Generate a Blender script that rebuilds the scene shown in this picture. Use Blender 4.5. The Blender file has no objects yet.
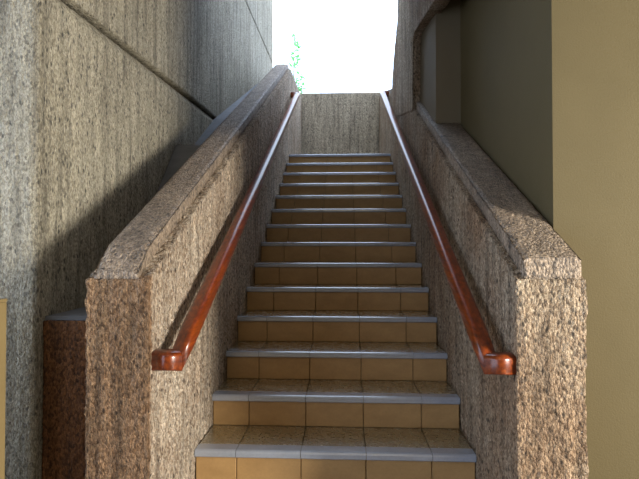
import bpy, bmesh, math, random
from mathutils import Vector, noise
random.seed(7)
S = bpy.context.scene
COL = S.collection

# ------------------------------------------------------------------ helpers
def tag(o, label=None, cat=None, group=None, kind=None):
    if label: o['label'] = label
    if cat: o['category'] = cat
    if group: o['group'] = group
    if kind: o['kind'] = kind
    return o

def empty(name, loc=(0, 0, 0)):
    o = bpy.data.objects.new(name, None)
    o.empty_display_size = 0.1
    o.location = loc
    COL.objects.link(o)
    return o

def mesh_obj(name, verts, faces, mat, parent=None, smooth=False, recalc=True):
    me = bpy.data.meshes.new(name)
    me.from_pydata([tuple(v) for v in verts], [], faces)
    if recalc:
        bm = bmesh.new(); bm.from_mesh(me)
        bmesh.ops.recalc_face_normals(bm, faces=bm.faces)
        bm.to_mesh(me); bm.free()
    if smooth:
        me.polygons.foreach_set('use_smooth', [True] * len(me.polygons))
    me.materials.append(mat)
    o = bpy.data.objects.new(name, me)
    COL.objects.link(o)
    if parent:
        o.parent = parent
        o.matrix_parent_inverse.identity()
        o.location = tuple(-c for c in parent.location)
    return o

def steps(a, b, d0, d1=None):
    """coordinates from a to b whose spacing grows from d0 to d1"""
    d1 = d1 or d0
    out = [a]; x = a
    while True:
        t = (x - a) / max(b - a, 1e-6)
        x += d0 + (d1 - d0) * t
        if x >= b - 0.3 * d0:
            break
        out.append(x)
    out.append(b)
    return out

def block(us, vs, ws, f=None):
    """surface of a box as welded dense grids; f(u,v,w)->xyz"""
    nu, nv, nw = len(us), len(vs), len(ws)
    idx, verts, faces = {}, [], []
    def V(i, j, k):
        key = (i, j, k)
        if key not in idx:
            idx[key] = len(verts)
            p = (us[i], vs[j], ws[k])
            verts.append(f(*p) if f else p)
        return idx[key]
    for k in (0, nw - 1):
        for i in range(nu - 1):
            for j in range(nv - 1):
                q = [V(i, j, k), V(i + 1, j, k), V(i + 1, j + 1, k), V(i, j + 1, k)]
                faces.append(q if k else q[::-1])
    for j in (0, nv - 1):
        for i in range(nu - 1):
            for k in range(nw - 1):
                q = [V(i, j, k), V(i + 1, j, k), V(i + 1, j, k + 1), V(i, j, k + 1)]
                faces.append(q[::-1] if j else q)
    for i in (0, nu - 1):
        for j in range(nv - 1):
            for k in range(nw - 1):
                q = [V(i, j, k), V(i, j + 1, k), V(i, j + 1, k + 1), V(i, j, k + 1)]
                faces.append(q if i else q[::-1])
    return verts, faces

def merge(*parts):
    verts, faces = [], []
    for v, f in parts:
        n = len(verts)
        verts += v
        faces += [[i + n for i in q] for q in f]
    return verts, faces

def box(x0, x1, y0, y1, z0, z1):
    return block([x0, x1], [y0, y1], [z0, z1])

def interp(pts, t):
    if t <= pts[0][0]: return pts[0][1]
    for (a, b), (c, d) in zip(pts, pts[1:]):
        if t <= c:
            return b + (d - b) * (t - a) / (c - a)
    return pts[-1][1]

# ------------------------------------------------------------------ materials
class NT:
    def __init__(self, name):
        self.m = bpy.data.materials.new(name)
        self.m.use_nodes = True
        self.t = self.m.node_tree
        self.n = self.t.nodes
        self.b = self.n['Principled BSDF']
        self.out = self.n['Material Output']
        self.co = self.n.new('ShaderNodeTexCoord').outputs['Object']
    def set(self, node, key, val):
        if isinstance(val, bpy.types.NodeSocket):
            self.t.links.new(val, node.inputs[key])
        else:
            node.inputs[key].default_value = val
    def mapping(self, scale, src=None):
        n = self.n.new('ShaderNodeMapping')
        self.set(n, 'Vector', src or self.co); n.inputs['Scale'].default_value = scale
        return n.outputs[0]
    def noise(self, vec, scale, detail=3, rough=.55):
        n = self.n.new('ShaderNodeTexNoise')
        self.set(n, 'Vector', vec); n.inputs['Scale'].default_value = scale
        n.inputs['Detail'].default_value = detail; n.inputs['Roughness'].default_value = rough
        return n.outputs['Fac']
    def voro(self, vec, scale, feature='F1'):
        n = self.n.new('ShaderNodeTexVoronoi')
        n.feature = feature
        self.set(n, 'Vector', vec); n.inputs['Scale'].default_value = scale
        return n
    def ramp(self, fac, stops, interp='LINEAR'):
        n = self.n.new('ShaderNodeValToRGB')
        n.color_ramp.interpolation = interp
        e = n.color_ramp.elements
        while len(e) < len(stops): e.new(0.5)
        for el, (p, c) in zip(e, stops):
            el.position = p
            el.color = (*c, 1) if isinstance(c, tuple) else (c, c, c, 1)
        self.set(n, 'Fac', fac)
        return n.outputs['Color']
    def mix(self, fac, a, b, mode='MIX'):
        n = self.n.new('ShaderNodeMix'); n.data_type = 'RGBA'; n.blend_type = mode
        n.clamp_factor = True
        self.set(n, 0, fac)
        for k, v in ((6, a), (7, b)):
            if isinstance(v, tuple): v = (*v[:3], 1)
            self.set(n, k, v)
        return n.outputs[2]
    def math(self, op, a, b=0.0):
        n = self.n.new('ShaderNodeMath'); n.operation = op
        self.set(n, 0, a); self.set(n, 1, b)
        return n.outputs[0]
    def bump(self, h, strength, dist):
        n = self.n.new('ShaderNodeBump')
        self.set(n, 'Height', h); n.inputs['Strength'].default_value = strength
        n.inputs['Distance'].default_value = dist
        self.t.links.new(n.outputs[0], self.b.inputs['Normal'])

def aggregate(name, light, mid, dark, pebble=118, disp=0.012, front=None, stain=None, stain_amt=.5,
              gain=1.0, speck=.5, rib=22):
    """bush-hammered exposed aggregate concrete with vertical ribs"""
    k = NT(name)
    v1 = k.voro(k.mapping((1, 1, .62)), pebble)
    sep = k.n.new('ShaderNodeSeparateColor'); k.set(sep, 0, v1.outputs['Color'])
    stone = k.ramp(sep.outputs[0], [(0, mid), (.3, light), (.55, tuple(.75 * a + .25 * b for a, b in zip(light, mid))),
                                    (.8, mid), (1, tuple(.6 * a + .4 * b for a, b in zip(mid, dark)))])
    fine = k.noise(k.mapping((1, 1, .5)), 170, 3, .7)
    stone = k.mix(.75, stone, k.ramp(fine, [(.28, .22), (.5, 1.0), (.72, 1.7)]), 'MULTIPLY')
    # dark pebbles and pits
    v2 = k.voro(k.mapping((1, 1, .55)), pebble * .62)
    sep2 = k.n.new('ShaderNodeSeparateColor'); k.set(sep2, 0, v2.outputs['Color'])
    pick = k.ramp(sep2.outputs[1], [(.0, 1.0), (.13, 1.0), (.16, 0.0)])
    near = k.ramp(v2.outputs['Distance'], [(.25, 1.0), (.55, 0.0)])
    stone = k.mix(k.math('MULTIPLY', k.math('MULTIPLY', pick, near), speck + .3), stone, dark)
    # vertical streaks
    streak = k.noise(k.mapping((rib, rib, 1.6)), 1.0, 4, .6)
    stone = k.mix(.8, stone, k.ramp(streak, [(.3, .42), (.5, 1.0), (.7, 1.3)]), 'MULTIPLY')
    # weathering patches
    patch = k.noise(k.mapping((1, 1, .6)), 2.1, 4, .6)
    if stain:
        stone = k.mix(k.math('MULTIPLY', k.ramp(patch, [(.4, 0.0), (.62, 1.0)]), stain_amt), stone,
                      k.mix(1.0, stone, stain, 'MULTIPLY'))
    if front:      # darker brown tint on the front end face only
        geo = k.n.new('ShaderNodeSeparateXYZ'); k.set(geo, 0, k.co)
        edge = k.math('ADD', geo.outputs[1], k.math('MULTIPLY', k.noise(k.co, 14, 3), .02))
        near_end = k.ramp(k.math('SUBTRACT', front[0] + .5, edge), [(.49, 0.0), (.505, 1.0)])
        stone = k.mix(near_end, stone, k.mix(1.0, stone, front[1], 'MULTIPLY'))
    if gain != 1:
        stone = k.mix(1.0, stone, (gain, gain, gain), 'MULTIPLY')
    k.set(k.b, 'Base Color', stone)
    k.b.inputs['Roughness'].default_value = .82
    k.b.inputs['Specular IOR Level'].default_value = .35
    k.bump(k.math('ADD', k.math('MULTIPLY', v1.outputs['Distance'], -.9), fine), 1.0, .009)
    # true relief
    h1 = k.noise(k.mapping((rib * 1.3, rib * 1.3, 3.2)), 1.0, 2, .5)
    h2 = k.noise(k.mapping((1, 1, .6)), 46, 4, .7)
    h = k.math('ADD', k.math('MULTIPLY', h1, .9), k.math('MULTIPLY', h2, 1.1))
    d = k.n.new('ShaderNodeDisplacement')
    k.set(d, 'Height', h); d.inputs['Midlevel'].default_value = 1.05; d.inputs['Scale'].default_value = disp
    k.t.links.new(d.outputs[0], k.out.inputs['Displacement'])
    k.m.displacement_method = 'BOTH'
    return k.m

def plaster(name, c1, c2, bump=.35):
    k = NT(name)
    n = k.noise(k.co, 3.0, 4)
    k.set(k.b, 'Base Color', k.mix(k.ramp(n, [(.3, 0.0), (.7, 1.0)]), c1, c2))
    k.b.inputs['Roughness'].default_value = .75
    k.b.inputs['Specular IOR Level'].default_value = .2
    k.bump(k.noise(k.co, 140, 3, .6), bump, .004)
    return k.m

def tile(name, c1, c2, rough, coat=0.0, fleck=None):
    k = NT(name)
    n = k.noise(k.mapping((1, 1, 2)), 7.0, 5, .65)
    c = k.mix(k.ramp(n, [(.3, 0.0), (.7, 1.0)]), c1, c2)
    c = k.mix(.5, c, k.ramp(k.noise(k.co, 90, 3, .7), [(.3, .88), (.6, 1.05)]), 'MULTIPLY')
    k.set(k.b, 'Base Color', c)
    r = k.ramp(k.noise(k.co, 30, 4, .7), [(.3, rough * .95), (.7, rough * 1.06)])
    k.set(k.b, 'Roughness', r)
    k.b.inputs['Coat Weight'].default_value = coat
    if coat:
        k.b.inputs['IOR'].default_value = 1.75
        k.b.inputs['Specular IOR Level'].default_value = .95
    k.b.inputs['Coat Roughness'].default_value = .2
    k.bump(k.noise(k.co, 12, 2, .5), .03, .003)
    return k.m

def simple(name, c, rough=.6):
    k = NT(name)
    k.set(k.b, 'Base Color', k.mix(k.ramp(k.noise(k.co, 8, 3), [(.3, 0.0), (.7, 1.0)]), c, tuple(.8 * x for x in c)))
    k.b.inputs['Roughness'].default_value = rough
    return k.m

M = {}
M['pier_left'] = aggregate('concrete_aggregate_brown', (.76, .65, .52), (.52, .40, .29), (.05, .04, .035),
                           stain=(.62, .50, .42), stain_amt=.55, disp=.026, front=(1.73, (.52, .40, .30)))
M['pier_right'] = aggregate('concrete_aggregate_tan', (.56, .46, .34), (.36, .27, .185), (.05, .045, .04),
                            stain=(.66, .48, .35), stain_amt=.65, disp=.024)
M['cap'] = aggregate('concrete_coping_weathered', (.48, .37, .27), (.29, .215, .15), (.05, .045, .04),
                     stain=(.5, .49, .5), stain_amt=.6, disp=.009, pebble=125)
M['cap'].node_tree.nodes['Principled BSDF'].inputs['Roughness'].default_value = .5
M['cap'].node_tree.nodes['Principled BSDF'].inputs['Specular IOR Level'].default_value = .6
M['wall_rough'] = aggregate('concrete_aggregate_grey', (.52, .475, .37), (.38, .34, .255), (.045, .045, .045),
                            pebble=105, disp=.008, stain=(.72, .70, .66), stain_amt=.5)
M['brown_block'] = aggregate('concrete_aggregate_rust', (.30, .135, .055), (.16, .07, .03), (.02, .015, .012),
                             stain=(.6, .5, .4), disp=.012)
M['back_wall'] = aggregate('concrete_aggregate_olive', (.46, .38, .27), (.31, .255, .18), (.09, .08, .06),
                           pebble=70, disp=.006)
M['smooth_ledge'] = tile('smooth_grey_concrete', (.15, .155, .17), (.21, .215, .23), .6)
M['beige'] = plaster('olive_beige_plaster', (.122, .097, .048), (.108, .086, .042))
M['taupe'] = plaster('taupe_plaster', (.17, .135, .085), (.15, .12, .075))
M['riser'] = tile('glazed_riser_tile', (.50, .31, .135), (.40, .24, .10), .42)
M['tread'] = tile('glazed_tread_tile', (.25, .20, .11), (.19, .15, .08), .27, 1.0)
M['nosing'] = tile('slate_blue_nosing_and_sheen', (.36, .40, .49), (.29, .33, .41), .25, 1.0)  # nosing tile colour, also carries the painted sky sheen at the tread front
M['grout'] = simple('grout', (.16, .14, .11), .9)
M['core'] = simple('stair_core_concrete', (.24, .17, .09), .9)
M['floor'] = tile('floor_tile', (.26, .21, .14), (.22, .175, .12), .4)
M['ceiling'] = simple('ceiling_paint', (.22, .20, .165), .85)
M['room'] = simple('undercroft_concrete', (.22, .19, .15), .85)
M['groove'] = simple('joint_shadow_gap', (.03, .03, .025), .9)
M['panel'] = plaster('ochre_paint', (.26, .19, .085), (.22, .16, .07), .1)

# varnished wood
k = NT('varnished_timber')
g = k.noise(k.mapping((60, 5, 60)), 1.0, 5, .65)
k.set(k.b, 'Base Color', k.ramp(g, [(.25, (.05, .008, .002)), (.5, (.18, .030, .004)), (.75, (.36, .075, .008))]))
k.b.inputs['Roughness'].default_value = .3
k.b.inputs['Coat Weight'].default_value = .35
k.b.inputs['Coat Roughness'].default_value = .08
k.bump(g, .05, .002)
M['wood'] = k.m
# leaves
k = NT('backlit_leaf')
k.set(k.b, 'Base Color', k.mix(k.noise(k.co, 9, 2), (.10, .42, .10), (.26, .62, .2)))
k.b.inputs['Roughness'].default_value = .5
tr = k.n.new('ShaderNodeBsdfTranslucent'); tr.inputs[0].default_value = (.35, .95, .30, 1)
mx = k.n.new('ShaderNodeMixShader'); mx.inputs[0].default_value = .55
k.t.links.new(k.b.outputs[0], mx.inputs[1]); k.t.links.new(tr.outputs[0], mx.inputs[2])
k.t.links.new(mx.outputs[0], k.out.inputs['Surface'])
M['leaf'] = k.m
M['stem'] = simple('bark', (.16, .11, .06), .8)

# ------------------------------------------------------------------ dimensions
HW = .628                    # half the clear width between the parapets
Y0, T, R_ = 2.23, .30, .1589   # third nosing from the floor, tread, riser
SL = .512
NST = 16                     # risers; the last one reaches the landing
def nos(n): return Y0 + T * (n - 2), R_ * (n + 1) + .0213      # n = 0 is the first step
LAND = nos(15)[1]

# ------------------------------------------------------------------ floor, ceiling, rear room
def struct(name, vf, mat, parent=None, smooth=False):
    o = mesh_obj(name, vf[0], vf[1], mat, parent, smooth)
    if not parent: o['kind'] = 'structure'
    return o
XR, XL, YB, ZC = 3.4, -2.6, -3.6, 3.05
struct('floor', box(XL, XR, YB, 2.6, -.12, 0), M['floor'])
cv, cf = [], []
for x in (XL - .2, XR + .2):
    cv += [(x, YB - .2, ZC), (x, 2.45, ZC), (x, 4.3, 3.80), (x, 4.3, 4.05), (x, 2.35, ZC + .3), (x, YB - .2, ZC + .3)]
for i in range(6): cf.append([i, (i + 1) % 6, 6 + (i + 1) % 6, 6 + i])
cf += [list(range(6)), list(range(6, 12))]
struct('ceiling', (cv, cf), M['ceiling'])
struct('ceiling_right', box(.74, XR + .2, 4.0, 6.0, 4.9, 5.1), M['ceiling'])
struct('wall_rear', box(XL - .2, XR + .2, YB - .2, YB, 0, ZC), M['room'])
# daylight opening in the room's right side
wy0, wy1, wz0, wz1 = -1.2, .9, .55, 2.3
struct('wall_side', merge(box(XR, XR + .2, YB, wy0, 0, ZC), box(XR, XR + .2, wy1, 1.98, 0, ZC),
                          box(XR, XR + .2, wy0, wy1, 0, wz0), box(XR, XR + .2, wy0, wy1, wz1, ZC)), M['room'])

# ------------------------------------------------------------------ staircase
stair = empty('staircase', (0, Y0 - 2 * T, 0))
tag(stair, 'straight flight of tiled steps with blue-grey nosings climbing between two concrete parapets', 'stairs')
# stepped core
cv, cf = [], []
prof = [(Y0 - 2 * T + .035, 0)]
for n in range(NST):
    y, z = nos(n)
    prof.append((y + .035, z - .02))
    prof.append(((y + T + .035) if n < NST - 1 else 8.1, z - .02))
prof.append((8.1, 0))
for s in (-1, 1):
    for (y, z) in prof: cv.append((s * (HW - .002), y, z))
N = len(prof)
for i in range(N):
    j = (i + 1) % N
    cf.append([i, j, N + j, N + i])
cf.append(list(range(N))[::-1]); cf.append(list(range(N, 2 * N)))
mesh_obj('stair_core', cv, cf, M['core'], stair)

seams = [-HW + .003, -.438, -.147, .144, .435, HW - .003]
def tile_row(y0, y1, z0, z1, gap=.0035, bev=.0022):
    """a row of tiles, each a slightly pillowed slab; one mesh"""
    parts = []
    for a, b in zip(seams, seams[1:]):
        a2, b2 = a + gap / 2, b - gap / 2
        parts.append(block([a2, a2 + bev, b2 - bev, b2], [y0, y0 + bev, y1 - bev, y1], [z0, z0 + bev, z1 - bev, z1]))
        vs, fs = parts[-1]
        for i, (x, y, z) in enumerate(vs):
            ex = x in (a2, b2); ey = y in (y0, y1); ez = z in (z0, z1)
            if ex + ey + ez >= 2:
                sx = (1 if x == a2 else -1) * bev * .5 if ex else 0
                sy = (1 if y == y0 else -1) * bev * .5 if ey else 0
                sz = (1 if z == z0 else -1) * bev * .5 if ez else 0
                vs[i] = (x + sx, y + sy, z + sz)
    return merge(*parts)

for n in range(NST):
    y, z = nos(n)
    # riser tiles below this nosing
    v, f = tile_row(y + .020, y + .034, (z - R_ + .0005) if n else .0005, z - .030)
    mesh_obj('riser', v, f, M['riser'], stair)
    ye = y + T + .019 if n < NST - 1 else 8.09
    if n < NST - 1:
        v, f = tile_row(y + .077, ye, z - .018, z)
        tr_ = mesh_obj('tread', v, f, M['tread'], stair)
    else:
        parts = []
        yy = y + .077
        while yy < 8.08:
            parts.append(tile_row(yy, min(yy + .295, 8.09), z - .018, z)); yy += .298
        v, f = merge(*parts)
        tr_ = mesh_obj('landing_floor', v, f, M['tread'], stair)
    # nosing: rounded lip tiles, blue-grey top widened to imitate sky sheen on the tread
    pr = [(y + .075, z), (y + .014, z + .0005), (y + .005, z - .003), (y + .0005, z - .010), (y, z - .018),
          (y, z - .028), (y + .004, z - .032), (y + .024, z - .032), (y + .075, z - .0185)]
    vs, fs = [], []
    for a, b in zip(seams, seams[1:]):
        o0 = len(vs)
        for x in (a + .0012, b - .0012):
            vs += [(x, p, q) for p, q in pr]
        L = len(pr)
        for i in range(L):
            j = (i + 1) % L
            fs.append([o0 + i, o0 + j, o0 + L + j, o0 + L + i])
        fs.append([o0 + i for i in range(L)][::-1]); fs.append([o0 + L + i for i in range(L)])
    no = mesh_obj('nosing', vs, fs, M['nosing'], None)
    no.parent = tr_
    no['label'] = 'blue-grey rounded step nosing, widened to imitate sky sheen on the tread'

# ------------------------------------------------------------------ parapets
def parapet(side, xin, xout, cin, cout, y0, ztop, yend, zend, mat, capfront, label):
    root = empty('parapet_wall', ((xin + xout) / 2, y0, 0))
    tag(root, label, 'wall')
    xs = steps(min(xin, xout), max(xin, xout), .010)
    ys = steps(y0, yend, .010, .045)
    nz = 128
    ws = [i / nz for i in range(nz + 1)]
    def f(x, y, w):
        zt = interp(ztop, y)
        # gentle arris rounding at the front corner
        return (x, y, zt * w)
    v, fc = block(xs, ys, ws, f)
    mesh_obj('wall_body', v, fc, mat, root, smooth=True)
    xs = steps(min(cin, cout), max(cin, cout), .010)
    ys = steps(y0 + capfront[0], yend - .01, .010, .04)
    ws = [0, .25, .5, .75, .9, 1]
    x0, x1 = xs[0], xs[-1]
    h = .075
    def g(x, y, w):
        zt = interp(ztop, y) - .004
        e = min(x - x0, x1 - x)
        r = .022
        drop = 0
        if w == 1 and e < r: drop = (r - e) ** 2 / r * .45
        fy = y - ys[0]
        front = max(0, capfront[1] - fy) * capfront[2]
        return (x, y, zt + max(.004, h - drop - front) * w)
    v, fc = block(xs, ys, ws, g)
    mesh_obj('coping', v, fc, M['cap'], root, smooth=True)['label'] = 'weathered raised coping'
    return root

zl = [(1.70, 1.295), (6.38, 1.295 + .515 * 4.68), (8.1, 3.86)]
zr = [(1.725, 1.297), (4.9, 1.297 + SL * 3.175), (6.0, 3.26), (8.1, 3.86)]
parapet(-1, -HW, -.850, -.668, -.825, 1.70, zl, 8.1, 0, M['pier_left'], (.006, .10, .5),
        'left sloping exposed-aggregate parapet with brown square end pier')
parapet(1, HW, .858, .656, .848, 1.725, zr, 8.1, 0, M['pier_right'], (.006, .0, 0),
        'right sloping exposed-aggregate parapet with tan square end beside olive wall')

# ------------------------------------------------------------------ back wall above the landing
struct('wall_back', block(steps(-1.15, 1.2, .03), [8.1, 8.25], steps(2.4, 3.93, .03)), M['back_wall'], smooth=True)

# ------------------------------------------------------------------ left rough wall, three cast panels
XW = -1.15
wl = tag(empty('wall_left', (XW - .2, 1.9, 0)), kind='structure')
def line1(y): return 2.535 + .055 * (y - 3.2)
def line2(y): return 4.43 + .042 * (y - 6.0)
YW0, YW1 = 1.90, 8.4
def wall_panel(name, zlo, zhi, d0, d1, dz, cham):
    xs = steps(-2.7, XW - .04, .05, .012) + [XW]
    ys = steps(YW0, YW1, d0, d1)
    n = max(8, int((zhi(2.5) - zlo(2.5)) / dz))
    ws = [i / n for i in range(n + 1)]
    def f(x, y, w):
        a, b = zlo(y), zhi(y)
        z = a + (b - a) * w
        if cham and w > .5:
            dtop = b - z
            if dtop < .05 and x > XW - .001:
                x = x - (.05 - dtop) * .55
        return (x, y, z)
    v, fc = block(xs, ys, ws, f)
    return mesh_obj(name, v, fc, M['wall_rough'], wl, smooth=True)
wall_panel('lower_panel', lambda y: 0.0, line1, .014, .045, .0135, True)
wall_panel('middle_panel', lambda y: line1(y) + .022, lambda y: line2(y) - .01, .02, .045, .022, False)
wall_panel('upper_panel', lambda y: line2(y) + .01, lambda y: 5.9, .04, .06, .06, False)
v, fc = block([-2.68, XW - .06], [YW0 + .03, YW1 - .03], [0.01, 5.8])
mesh_obj('joint_backing', v, fc, M['groove'], wl)

# ------------------------------------------------------------------ ledge between left wall and parapet
ledge = tag(empty('concrete_ledge', (-1.0, 1.93, 0)),
            'low rust-brown block and grey ledge squeezed between the left wall and parapet', 'ledge')
xs = steps(XW + .004, -.858, .012)
v, fc = block(xs, steps(1.935, 2.9, .012), steps(0, 1.115, .012))
mesh_obj('block_front', v, fc, M['brown_block'], ledge, smooth=True)
def slab(pts, zlow):
    vs, fs = [], []
    n = len(pts)
    for x in (XW + .006, -.860):
        for y, z in pts: vs.append((x, y, z))
        for y, z in pts: vs.append((x, y, zlow(z)))
    for i in range(n - 1):
        a, b = i, i + 1
        fs += [[a, b, 2 * n + b, 2 * n + a], [n + a, n + b, 3 * n + b, 3 * n + a],
               [a, b, n + b, n + a], [2 * n + a, 2 * n + b, 3 * n + b, 3 * n + a]]
    fs += [[0, n, 3 * n, 2 * n], [n - 1, 2 * n - 1, 4 * n - 1, 3 * n - 1]]
    return vs, fs
v, fc = slab([(1.945, 1.132), (2.53, 1.136), (3.08, 1.706), (3.49, 2.137), (3.86, 2.19), (4.55, 2.60), (6.8, 3.66), (8.08, 4.22)],
             lambda z: z - .016 if z < 1.2 else z - .16)
mesh_obj('ledge_top', v, fc, M['smooth_ledge'], ledge)['label'] = 'smooth grey ledge top catching sky light'

# ------------------------------------------------------------------ right side walls
wr = tag(empty('wall_right', (2.1, 1.98, 0)), kind='structure')
v, fc = merge(box(.860, XR + .2, 1.985, 2.15, 0, ZC))
mesh_obj('front_face', v, fc, M['beige'], wr)
v, fc = box(.8605, 1.0, 2.12, 3.6, 0, 5.0)
mesh_obj('recess_face', v, fc, M['beige'], wr)
v, fc = merge(box(.690, 1.2, 3.50, 5.9, 2.0, 5.0))
mesh_obj('pilaster_face', v, fc, M['taupe'], wr)

# far rough concrete wall rising flush with the right parapet
prof = [(2.3, 2.79), (4.10, 3.17), (4.19, 3.10), (4.20, 2.55), (5.98, 2.95), (5.98, 3.28), (5.90, 3.42), (5.62, 3.66), (5.12, 3.97), (4.80, 4.3), (4.6, 5.0), (2.3, 5.0)]
bm = bmesh.new()
lo = [bm.verts.new((HW - .004, y, z)) for y, z in prof]
bm.faces.new(lo)
# planar cuts make a dense sheet that keeps the outline
def cut(axis, vals):
    for c in vals:
        co = [0, 0, 0]; no = [0, 0, 0]; co[axis] = c; no[axis] = 1
        bmesh.ops.bisect_plane(bm, geom=bm.verts[:] + bm.edges[:] + bm.faces[:], plane_co=co, plane_no=no, dist=1e-5)
cut(1, [2.3 + .05 * i for i in range(1, 74)])
cut(2, [2.45 + .05 * i for i in range(1, 51)])
r = bmesh.ops.extrude_face_region(bm, geom=bm.faces[:])
bmesh.ops.translate(bm, verts=[g_ for g_ in r['geom'] if isinstance(g_, bmesh.types.BMVert)], vec=(.10, 0, 0))
bmesh.ops.recalc_face_normals(bm, faces=bm.faces)
me = bpy.data.meshes.new('wall_far_right'); bm.to_mesh(me); bm.free()
me.polygons.foreach_set('use_smooth', [True] * len(me.polygons))
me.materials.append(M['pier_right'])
o = bpy.data.objects.new('wall_far_right', me); COL.objects.link(o); o['kind'] = 'structure'

# ------------------------------------------------------------------ handrails
def handrail(s, label):
    """s = -1 left, +1 right; rail with mitred returns into the wall"""
    yc, y2 = 1.768, 6.42
    xw = s * (HW + .004)
    xc = s * .553
    zc = 1.006
    root = empty('handrail', (xc, yc, zc))
    tag(root, label, 'handrail')
    w, h = .031, .035
    pr = []
    rt, rb = .021, .006
    def arc(cx, cy, r, a0, a1, n):
        for i in range(n + 1):
            a = math.radians(a0 + (a1 - a0) * i / n)
            pr.append((cx + r * math.cos(a), cy + r * math.sin(a)))
    arc(w - rt, h - rt, rt, 0, 90, 6); arc(-w + rt, h - rt, rt, 90, 180, 6)
    arc(-w + rb, -h + rb, rb, 180, 270, 3); arc(w - rb, -h + rb, rb, 270, 360, 3)
    L = len(pr)
    def piece(name, rings, caps=(True, True)):
        vs = [p for r_ in rings for p in r_]
        fs = []
        for a in range(len(rings) - 1):
            for i in range(L):
                j = (i + 1) % L
                fs.append([a * L + i, a * L + j, (a + 1) * L + j, (a + 1) * L + i])
        if caps[0]: fs.append(list(range(L))[::-1])
        if caps[1]: fs.append([(len(rings) - 1) * L + i for i in range(L)])
        o = mesh_obj(name, vs, fs, M['wood'], root)
        me = o.data
        me.polygons.foreach_set('use_smooth', [len(p.vertices) == 4 for p in me.polygons])
        return o
    # u > 0 is the stair side; on the lower return it is the front
    def low_corner(d): return [(xc - s * u, yc - u + d, zc + v + SL * (0 if d == 0 else d)) for u, v in pr]
    low_wall = [(xw, yc - u, zc + v) for u, v in pr]
    z2 = zc + SL * (y2 - yc)
    up_corner = [(xc - s * u, y2 + u, z2 + v) for u, v in pr]
    up_wall = [(xw, y2 + u, z2 + v) for u, v in pr]
    low = [(xc - s * u, yc - u + .0015, zc + v) for u, v in pr]
    piece('lower_return', [low_wall, [(xc - s * u, yc - u, zc + v) for u, v in pr]])
    mid = [[(xc - s * u, yc + (y2 - yc) * t, zc + v + SL * (y2 - yc) * t) for u, v in pr] for t in (.03, .25, .5, .75, .97)]
    piece('rail', [low] + mid + [up_corner])
    piece('upper_return', [up_corner, up_wall])
handrail(-1, 'varnished timber handrail along the left parapet, its end returned to the wall')
handrail(1, 'varnished timber handrail along the right parapet, darker than the one opposite')

# ------------------------------------------------------------------ low ochre partition at the left edge
pp = tag(empty('low_partition', (-1.25, 1.55, 0)), 'smooth ochre painted low panel at the far left in front of rough wall', 'panel')
v, fc = block([-1.7, -1.69, -1.068, -1.058], [1.53, 1.54, 1.58, 1.59], [0, 1.217, 1.227])
mesh_obj('panel', v, fc, M['panel'], pp)
v, fc = box(-1.7, -1.058, 1.528, 1.592, 1.228, 1.238)
mesh_obj('top_trim', v, fc, M['panel'], pp)

# ------------------------------------------------------------------ shrub beyond the back wall
sh = tag(empty('shrub', (-.86, 9.6, 2.9)), 'bright green leafy shrub seen beyond the landing wall in the glare', 'shrub')
vs, fs = [], []
def leaf(p, d, L, W_):
    d = Vector(d).normalized()
    sd = d.cross(Vector((random.uniform(-1, 1), random.uniform(-1, 1), 1))).normalized()
    up = sd.cross(d)
    p = Vector(p); b = len(vs)
    for t, w in ((0, .02), (.3, .9), (.6, .8), (1, .02)):
        for e in (-1, 0, 1):
            vs.append(p + d * L * t + sd * W_ * w * e * .5 + up * (abs(e) * .15 * W_ - L * .18 * t * t))
    for i in range(3):
        for e in range(2):
            a = b + i * 3 + e
            fs.append([a, a + 1, a + 4, a + 3])
tips = [(-.95, 4.45), (-.86, 4.5), (-.88, 4.95), (-.80, 4.62), (-.76, 4.55), (-.92, 4.88), (-.73, 4.7), (-.80, 4.8), (-.90, 5.55), (-.83, 5.3)]
sv = []
for i, (x, z) in enumerate(tips):
    y = 9.6 + random.uniform(-.15, .15)
    for q in range(16):
        t = random.random() ** .7
        c = Vector((-.93, 9.6, 2.95)).lerp(Vector((x, y, z)), (.55 if z < 5 else .8) + .45 * t * (1 if z < 5 else .5))
        leaf(c, (random.uniform(-1, 1), random.uniform(-1, 1), random.uniform(-.4, .9)), random.uniform(.07, .12), random.uniform(.04, .06))
mesh_obj('leaves', vs, fs, M['leaf'], sh, smooth=True, recalc=False)
sv, sf = [], []
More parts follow.
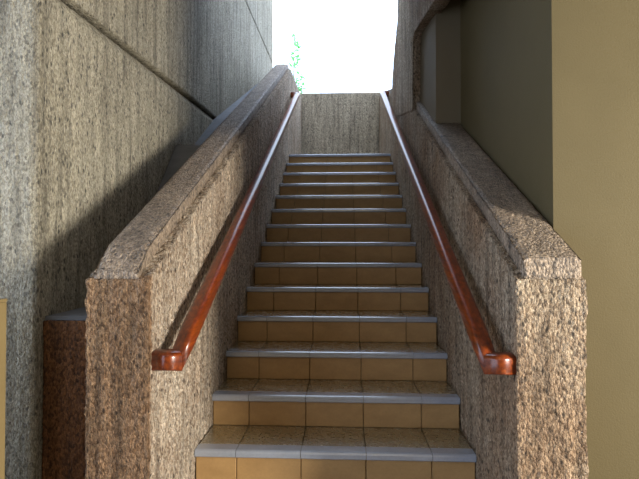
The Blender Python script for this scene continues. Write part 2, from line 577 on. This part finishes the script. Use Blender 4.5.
for (x, z) in tips:
    a, b = Vector((-.93, 9.6, 2.9)), Vector((x, 9.6, z))
    o0 = len(sv)
    for p, r in ((a, .012), (b, .003)):
        for i in range(6):
            an = i * math.pi / 3
            sv.append(p + Vector((r * math.cos(an), r * math.sin(an), 0)))
    for i in range(6):
        j = (i + 1) % 6
        sf.append([o0 + i, o0 + j, o0 + 6 + j, o0 + 6 + i])
    sf.append([o0 + i for i in range(6)]); sf.append([o0 + 6 + i for i in range(6)])
mesh_obj('stems', sv, sf, M['stem'], sh)
# ground of the upper terrace where the shrub grows
struct('floor_terrace', box(-4, 4, 8.25, 14, 2.6, 2.9), M['core'])

# ------------------------------------------------------------------ light
w = bpy.data.worlds.new('sky'); S.world = w; w.use_nodes = True
bg = w.node_tree.nodes['Background']
bg.inputs['Color'].default_value = (.72, .87, 1.12, 1)
bg.inputs['Strength'].default_value = 3.2

def area(name, loc, target, sx, sy, power, color):
    l = bpy.data.lights.new(name, 'AREA'); l.shape = 'RECTANGLE'
    l.size, l.size_y, l.energy, l.color = sx, sy, power, color
    o = bpy.data.objects.new(name, l); COL.objects.link(o)
    o.location = loc
    o.rotation_euler = (Vector(target) - Vector(loc)).to_track_quat('-Z', 'Y').to_euler()
    return o
area('daylight_through_side_opening', (XR + .05, -.05, 1.40), (-.8, 1.9, 1.35), .7, 1.0, 300, (1.0, .93, .80))
area('added_warm_fill', (.2, -1.2, ZC - .08), (.2, -.6, 0), 1.6, 1.0, 16, (1.0, .84, .62))  # added overhead fill, warms the pier fronts; no real fixture there

# ------------------------------------------------------------------ camera
cam = bpy.data.cameras.new('camera'); co = bpy.data.objects.new('camera', cam); COL.objects.link(co)
cam.sensor_width = 36; cam.lens = 36 * 500 / 639
cam.clip_start = .05
co.location = (.0425, 0, 1.403)
co.rotation_euler = (math.radians(91.0), 0, .0471)
S.camera = co
S.view_settings.view_transform = 'Standard'
S.view_settings.look = 'None'
S.view_settings.exposure = -.17
S.view_settings.gamma = 1
